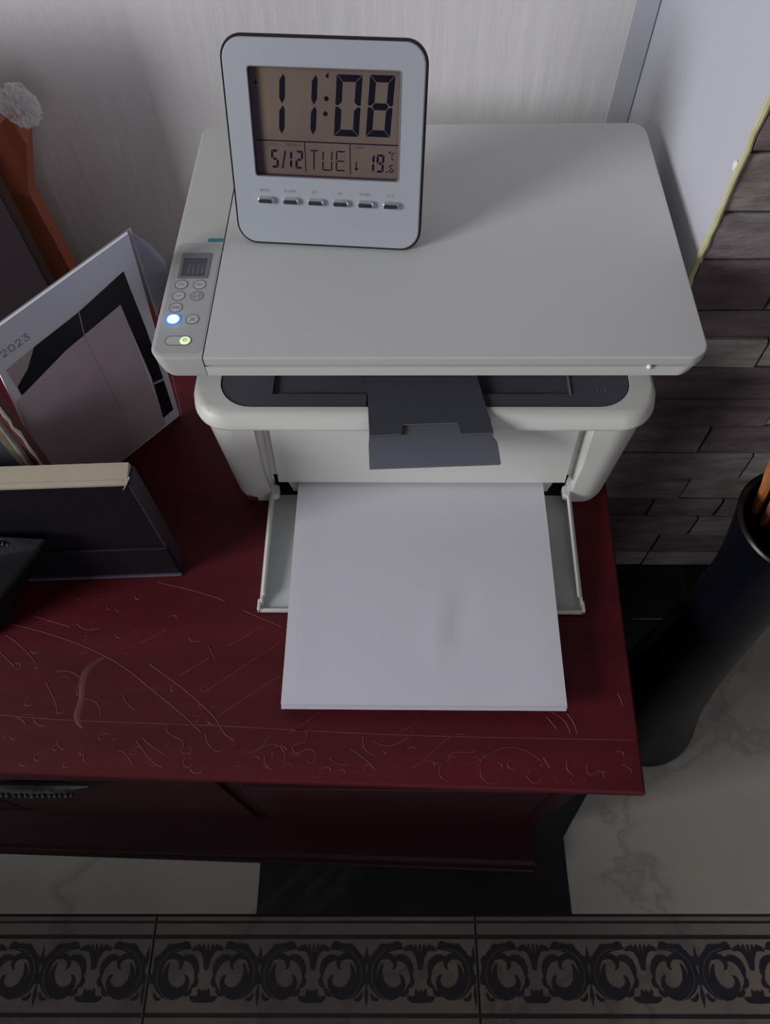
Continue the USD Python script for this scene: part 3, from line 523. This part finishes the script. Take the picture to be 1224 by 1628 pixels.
part(lcd, 'side_mark', CL(prism(unary_union([LineString([(-45.6, 100), (-43.6, 100)]).buffer(.35), LineString([(-44.6, 99.2), (-44.6, 101.2)]).buffer(.3)]), LZ - .05, LZ + .15)), m_lcd_ink, False)
digit('digit', '0', 13.1, 71.2, 16.2, 35, 3.9, SL, m_lcd_ink)
digit('digit', '8', 33.9, 71.6, 15.8, 35, 3.9, SL, m_lcd_ink)
part(lcd, 'divider_line', CL(prism(unary_union([sbox(-47, 66.6, 47.6, 67.3), sbox(-15.0, 48.2, -14.5, 66.8), sbox(15.3, 48.2, 15.8, 66.8)]), LZ - .05, LZ + .12)), m_lcd_ink, False)
digit('digit', '5', -35.9, 50.2, 5.0, 11.2, 1.35, .06, m_lcd_ink)
part(lcd, 'slash', CL(prism(Polygon([(-31.2, 50), (-30.3, 50), (-27.6, 61), (-28.5, 61)]), LZ - .05, LZ + .15)), m_lcd_ink, False)
digit('digit', '1', -26.4, 50.2, 4.4, 11.2, 1.35, .06, m_lcd_ink)
digit('digit', '2', -19.3, 50.2, 5.0, 11.2, 1.35, .06, m_lcd_ink)
for c, u in (('T', -9.2), ('U', -.2), ('E', 8.9)): digit('letter', c, u, 49.8, 6.6, 12.4, .75, .05, m_lcd_ink)
digit('digit', '1', 29.2, 50.0, 4.4, 11.2, 1.35, .06, m_lcd_ink)
digit('digit', '9', 35.3, 50.0, 5.0, 11.2, 1.35, .06, m_lcd_ink)
digit('digit', '6', 43.2, 50.2, 2.8, 4.8, .7, .06, m_lcd_ink)
digit('digit', 'C', 44.2, 58.0, 2.4, 4.4, .6, .06, m_lcd_ink)
part(lcd, 'degree_mark', CL(prism(unary_union([ring(42.0, 62.6, .35, .7), Point(40.3, 50.6).buffer(.5)]), LZ - .05, LZ + .15)), m_lcd_ink, False)
part(lcd, 'thermometer_mark', CL(prism(unary_union([Point(19.6, 51.6).buffer(.9), sbox(19.3, 51.6, 19.9, 56)]), LZ - .05, LZ + .15)), m_lcd_ink, False)
for s, u in (('DATE', -40.2), ('MONTH', -27.0), ('TEMP', 17.6)):
    part(lcd, 'small_caption', CL(text(s, 1.9, (u, 63.8, LZ - .02), X3, .1)), m_lcd_soft, False)
for k, s in enumerate(('MODE', 'ALARM', 'SET', 'UP', 'DOWN', 'C / F')):
    u = -42.3 + k * 17.25
    part(ck, 'caption', CL(text(s, 1.75, (u - .5, 36.0, 1.95), X3, .12, center=True)), m_label, False)
    bt = part(ck, 'button', CL(plate(u - 5.6, u + 5.6, 28.4, 33.0, 1.0, 5.2, 2.0, 1.1)), m_chrome, 30)
    part(bt, 'button_groove', CL(plate(u - 4.5, u + 4.7, 29.3, 31.6, 4.6, 5.6, .6, .2)), m_button_slot, 30)
# the prop behind the clock, resting on the lid
q0 = CO + cu * 70 - cn * 9.5; q1 = CO + cu * 22 - cn * 9.5; foot = CO + cb * 62; foot[2] = 199.3
part(ck, 'prop_leg', hull([p + ca * s for p in (q0, q0 - cn * 2, foot + [0, 0, 2.4], foot, foot + cb * 3) for s in (-17, 17)]), m_clock_black, 30)

# ------------------------------------------------------------------ vase and sticks
zs = np.linspace(0, 395.6, 40); rr = PchipInterpolator(np.linspace(0, 395.6, 5), [66.5, 45.5, 36.6, 32.5, 45.8])(zs); rr[0] -= 6; rr[1] -= .6
prof = [(0.001, 0)] + list(zip(rr, zs)) + [(rr[-1] - 1.2, 397.2), (rr[-1] - 3.2, 396)] + [(max(r_ - 4.2, 4), z_) for r_, z_ in list(zip(rr, zs))[::-1] if z_ > 12] + [(0.001, 12)]
vs = trimesh.creation.revolve(np.array(prof), sections=64)
v = np.array(vs.vertices); v[:, 0] += 258.7 + 13.8 * v[:, 2] / 395.6; v[:, 1] += -89 + 31.1 * v[:, 2] / 395.6; v[:, 2] -= 305
solo('tall_vase', trimesh.Trimesh(v, vs.faces, process=False), m_vase, 'tall black flared vase holding wooden sticks on the marble floor', 'vase', smooth=40)
rs = random.Random(3)
for (b0, b1, w, lab) in (((258, -31, 61), (236, -20, 190), 4.2, 'leftmost orange-brown stick in the black vase, seen in full along its edge'),
                        ((262, -41, 59), (246, -34, 190), 4.0, 'middle orange-brown stick in the black vase, between two others'),
                        ((268, -50, 58), (262, -46, 190), 4.4, 'rightmost orange-brown stick in the black vase, nearest the picture edge')):
    b0, b1 = np.array(b0, float), np.array(b1, float); t = np.linspace(0, 1, 9)[:, None]
    p = b0 + (b1 - b0) * t + np.array([[rs.uniform(-.6, .6), rs.uniform(-.6, .6), 0] for _ in range(9)])
    p = np.vstack([b0 + (b0 - b1) * .012, p])
    solo('wooden_stick', tube(p, [w * .6, w, w * .95, w * 1.05, w * .9], 7), m_stick, lab, 'stick', group=None, smooth=30)

# ------------------------------------------------------------------ left side: prints, frames, easel
B = np.array([-228.4, 109.8, 0.3]); u_ = np.array([.1266, -.1073, .9862]); u_ = np.array([0.1266, -0.1073, 0.9861]); d_v = np.array([-0.6467, -0.7628, 0.0]); n_v = np.cross(d_v, u_)
def PL(q): return place(q, (d_v, u_, -n_v), B)   # local: along, up, towards the viewer
def PLf(poly, z0, z1):
    q = prism(poly, z0, z1); return PL(q)
pp = thing('mounted_print', tuple(B), 'grey print in a white mount with a black band, leaning in a clear sleeve', 'picture')
part(pp, 'mount_board', PLf(Polygon([(1, 0), (126, 0), (126, 120), (117, 223.5), (1, 231)]), -2, 0), m_mat_board, False)
part(pp, 'grey_print', PLf(Polygon([(17.6, 3), (125.5, 3), (125.5, 120), (121, 156), (72, 171), (22.5, 178)]), 0, .35), m_art, False)
part(pp, 'black_band', PLf(Polygon([(12.8, 204), (54.5, 195.2), (92, 191.6), (103, 177), (115, 168), (115.5, 158.5), (74, 171), (22.9, 178), (17, 79), (18, 16), (6.0, 17), (6.8, 69), (9, 140), (11.7, 183)]), .1, .6), m_band, False)
part(pp, 'tape_strip', PLf(Polygon([(7, 66), (18.2, 70), (18.2, 73), (7, 69)]), .55, .8), m_art_warm, False)
part(pp, 'pink_toned_patch', PLf(Polygon([(92.5, 191.6), (103.5, 177), (115.5, 168.5), (115.5, 188.5)]), .05, .4), m_art_warm, False)
part(pp, 'faint_line', PLf(LineString([(54, 196), (57, 172), (55, 120), (52, 60)]).buffer(.35), .5, .75), m_art_warm, False)  # thin pinkish line down the print
part(pp, 'handwriting', PL(text('2023', 7.5, (0, 0, 0), ((-1, 0, 0), (0, 1, 0), (0, 0, 1)), .2) if False else place(text('2023', 6.5, (0, 0, 0), X3, .12), ((-.998, .06, 0), (.06, .998, 0), (0, 0, -1)), (113.5, 199.0, .25))), m_ink, False)
# clear sleeve: an edge line along the top and right, and a loose flap behind
part(pp, 'sleeve_edge', [PL(tube([(116, 226.5, .5), (-1, 234.2, .5)], .55, 6)), PL(tube([(-1, 234, .5), (-4.0, 143, .5), (-1, -0.2, .5)], .5, 6))], m_film)
F_ = np.array([(-199.5, 86.0, 228.5), (-189.0, 86.5, 217.5), (-181.8, 83.6, 206.0), (-183.5, 85.5, 195), (-188.5, 88.5, 180.0), (-208.5, 96.8, 141.0)])
fl_v = np.vstack([F_, F_ + [.5, .6, 0]])
part(pp, 'sleeve_flap', hull(fl_v), clear_film('sleeve_flap_film', .55, .3, (168, 168, 184)))

p2 = thing('wrapped_artwork', (-340, -15, 0), 'narrow brown wooden frame in clear wrap at the left edge, behind the black panel', 'picture')
part(p2, 'frame_body', bx(-420, -283, -21, -11, .3, 181, 1.0), m_brown)
part(p2, 'picture_face', bx(-410, -299, -21.6, -20.6, 10, 164, .2), mat('dark_picture', (40, 34, 52), .5))
part(p2, 'gilt_slip', bx(-299, -289, -22.2, -20.6, 10, 172, .3), mat('dull_gold_slip', (150, 136, 98), .5, rgb2=(72, 60, 52), var=.5, scale=60))
rg = np.random.default_rng(8)
zz = np.linspace(2, 176, 26)
part(p2, 'wrap_edge', [tube(np.c_[-281.6 + rg.normal(0, .5, 26), -22.2 + rg.normal(0, .5, 26), zz], .8 + np.abs(rg.normal(0, .35, 26)), 6), tube(np.c_[-283 + rg.normal(0, .4, 26) - 8, -23 + rg.normal(0, .4, 26), zz], .5 + np.abs(rg.normal(0, .3, 26)), 6)], m_crinkle)
sh = trimesh.creation.box((128, .8, 168)); 
for _ in range(4): sh = sh.subdivide()
v = np.array(sh.vertices) + [-349, -24.5, 88]; v[:, 1] += 3.0 * (meshkit.fbm(v * .06, 3, 2) - .5); part(p2, 'clear_wrap', trimesh.Trimesh(v, sh.faces, process=False), m_wrap, 40)

f1 = thing('standing_artwork', (-290, -48, 0), 'black panel with a cream top edge standing upright on the chest', 'picture')
ang = math.atan2(-42.2 + 51.8, 122.2) * .55
def F1(q): return place(q, ((math.cos(ang), math.sin(ang), 0), (-math.sin(ang), math.cos(ang), 0), (0, 0, 1)), (-202.9, -42.6, 0))
part(f1, 'panel', F1(bx(-235, 0, -13, 2.6, .3, 134.6, .5)), m_frame_black)
part(f1, 'top_edge', F1(hull([(-235, -14.4, 137.2), (-.4, -14.4, 137.2), (-235, 3, 138.4), (-1.6, 3, 138.4), (-235, -14.2, 134.9), (-3, -14.2, 134.9), (-235, 3, 134.3), (-1, 3, 134.3)])), m_cream)
part(f1, 'edge_line', F1(tube([(-235, -11.4, 137.6), (-4, -11.4, 137.6)], .4, 6)), m_art_warm)
part(f1, 'side_edge', F1(bx(-.9, .9, -13.6, 3, .3, 134, .4)), mat('side_edge_dark', (62, 52, 62), .4))
part(f1, 'corner_clip', F1(hull([(-4.5, -16.4, 133), (-3.5, -16.4, 133), (1.2, -9, 137.8), (.4, -9, 138.6)])), m_chrome)
part(f1, 'lower_ledge', F1(bx(-235, 1.5, -16.0, -12.6, .3, 46, .6)), m_frame_black)
part(f1, 'base_strip', F1(bx(-235, 2.2, -18.2, -15.4, .3, 2.2, .4)), mat('base_strip_grey', (88, 84, 100), .4))

ph = tm(hull([(x, y, z) for x, y, z in ((-330, -70, .5), (-336, -92, .5), (-341, -112, .5), (-352, -120, .5), (-460, -120, .5), (-460, -70, .5), (-279, -68, 78), (-284, -74, 76), (-312, -68, 82), (-328, -84, 74), (-460, -88, 80), (-460, -68, 80), (-338, -112, 30), (-460, -118, 40))]))
for _ in range(3): ph = ph.subdivide()
v = np.array(ph.vertices); v += (2.2 * (meshkit.fbm(v * .05, 3, 4) - .6) * (v[:, 2] > 2))[:, None] * np.array([.6, 0, .8])
pc = thing('black_pouch', (-390, -92, 0), 'soft black pouch at the left edge in front of the black panel', 'pouch')
part(pc, 'pouch_body', trimesh.Trimesh(v, ph.faces, process=False), m_pouch, 40)
part(pc, 'pouch_cord', [tube(np.c_[-322 + 9 * np.cos(np.linspace(0, 5, 20)) + k, -74 + 5 * np.sin(np.linspace(0, 5 + k, 20)), 80 + 2 * np.sin(np.linspace(0, 9, 20) + k)], .7, 6) for k in (0, 2.5, 5)], mat('grey_cord', (120, 118, 128), .5))

es = thing('easel', (-392, 300, -305), 'reddish-brown wooden easel with a dark board against the wall at left', 'easel')
def plate_y(poly, y0, y1):
    q = prism(poly, 0, 1); v = np.array(q.vertices); v = np.c_[v[:, 0], y0 + (y1 - y0) * v[:, 2], v[:, 1]]; q = trimesh.Trimesh(v, q.faces, process=False); q.fix_normals(); return q
part(es, 'post', plate_y([(-422, -304.8), (-360, -304.8), (-370, 0), (-374, 116), (-391, 122), (-400, 0)], 290, 308), m_easel, False)
part(es, 'head_block', plate_y([(-349, 168), (-354, 192), (-374, 178), (-440, 140), (-440, 92), (-392, 119), (-370, 115)], 281, 302), m_easel, False)
part(es, 'rail', bx(-700, -398, 292, 304, 92, 118, 1.5), m_easel)
cr = trimesh.creation.icosphere(4, 1.0); v = np.array(cr.vertices); nz = meshkit.fbm(v * 2.6 + 3, 4, 6); ridge = np.abs(meshkit.noise(v * 5 + 1, 3) - .5) * 2
v = v * (0.62 + .5 * nz - .28 * ridge)[:, None] * [21, 12, 21]; v = v @ np.array([[.88, 0, -.47], [0, 1, 0], [.47, 0, .88]]); v += [-344, 288, 197]
solo('plastic_wrap', trimesh.Trimesh(v, cr.faces, process=False), m_crinkle, 'crumpled clear plastic wrap on the easel top', 'plastic wrap', smooth=25)

# ------------------------------------------------------------------ added seat, unseen, that shades the floor and chest front
ac = thing('added_armchair', (-700, -800, -305), 'added grey upholstered chair outside the picture, there to shade the floor and chest front', 'added_armchair')
m_added_chair = mat('added_armchair_cloth', (84, 82, 88), .9)
part(ac, 'seat_base', plate(-1080, -400, -1150, -430, -270, -90, 30, 15), m_added_chair)
part(ac, 'seat_cushion', plate(-970, -510, -1140, -560, -92, 0, 50, 30), m_added_chair)
part(ac, 'backrest', plate(-1080, -400, -560, -430, -100, 170, 45, 35), m_added_chair)
for x in (-1080, -510): part(ac, 'armrest', plate(x, x + 110, -1150, -540, -100, 120, 45, 35), m_added_chair)
for x in (-1050, -430):
    for y in (-1120, -460): part(ac, 'leg', bx(x - 20, x + 20, y - 20, y + 20, -305, -268), m_black)

cv = thing('stretched_canvas', (-500, 240, 0), 'dark canvas standing at the left edge in front of the easel post, enlarged to shade the wall', 'canvas')
part(cv, 'canvas_face', bx(-638, -366, 232, 236, .3, 285, .8), m_dark_board)  # unseen width and height sized to shade the left of the wall
part(cv, 'stretcher_bar', bx(-396, -367, 236.2, 250, .3, 284, .8), mat('stretcher_wood', (66, 38, 36), .7))
part(cv, 'stretcher_bar', bx(-637, -608, 236.2, 250, .3, 284, .8), m_easel)
part(cv, 'stretcher_bar', bx(-607, -397, 236.2, 250, 255, 284, .8), m_easel)
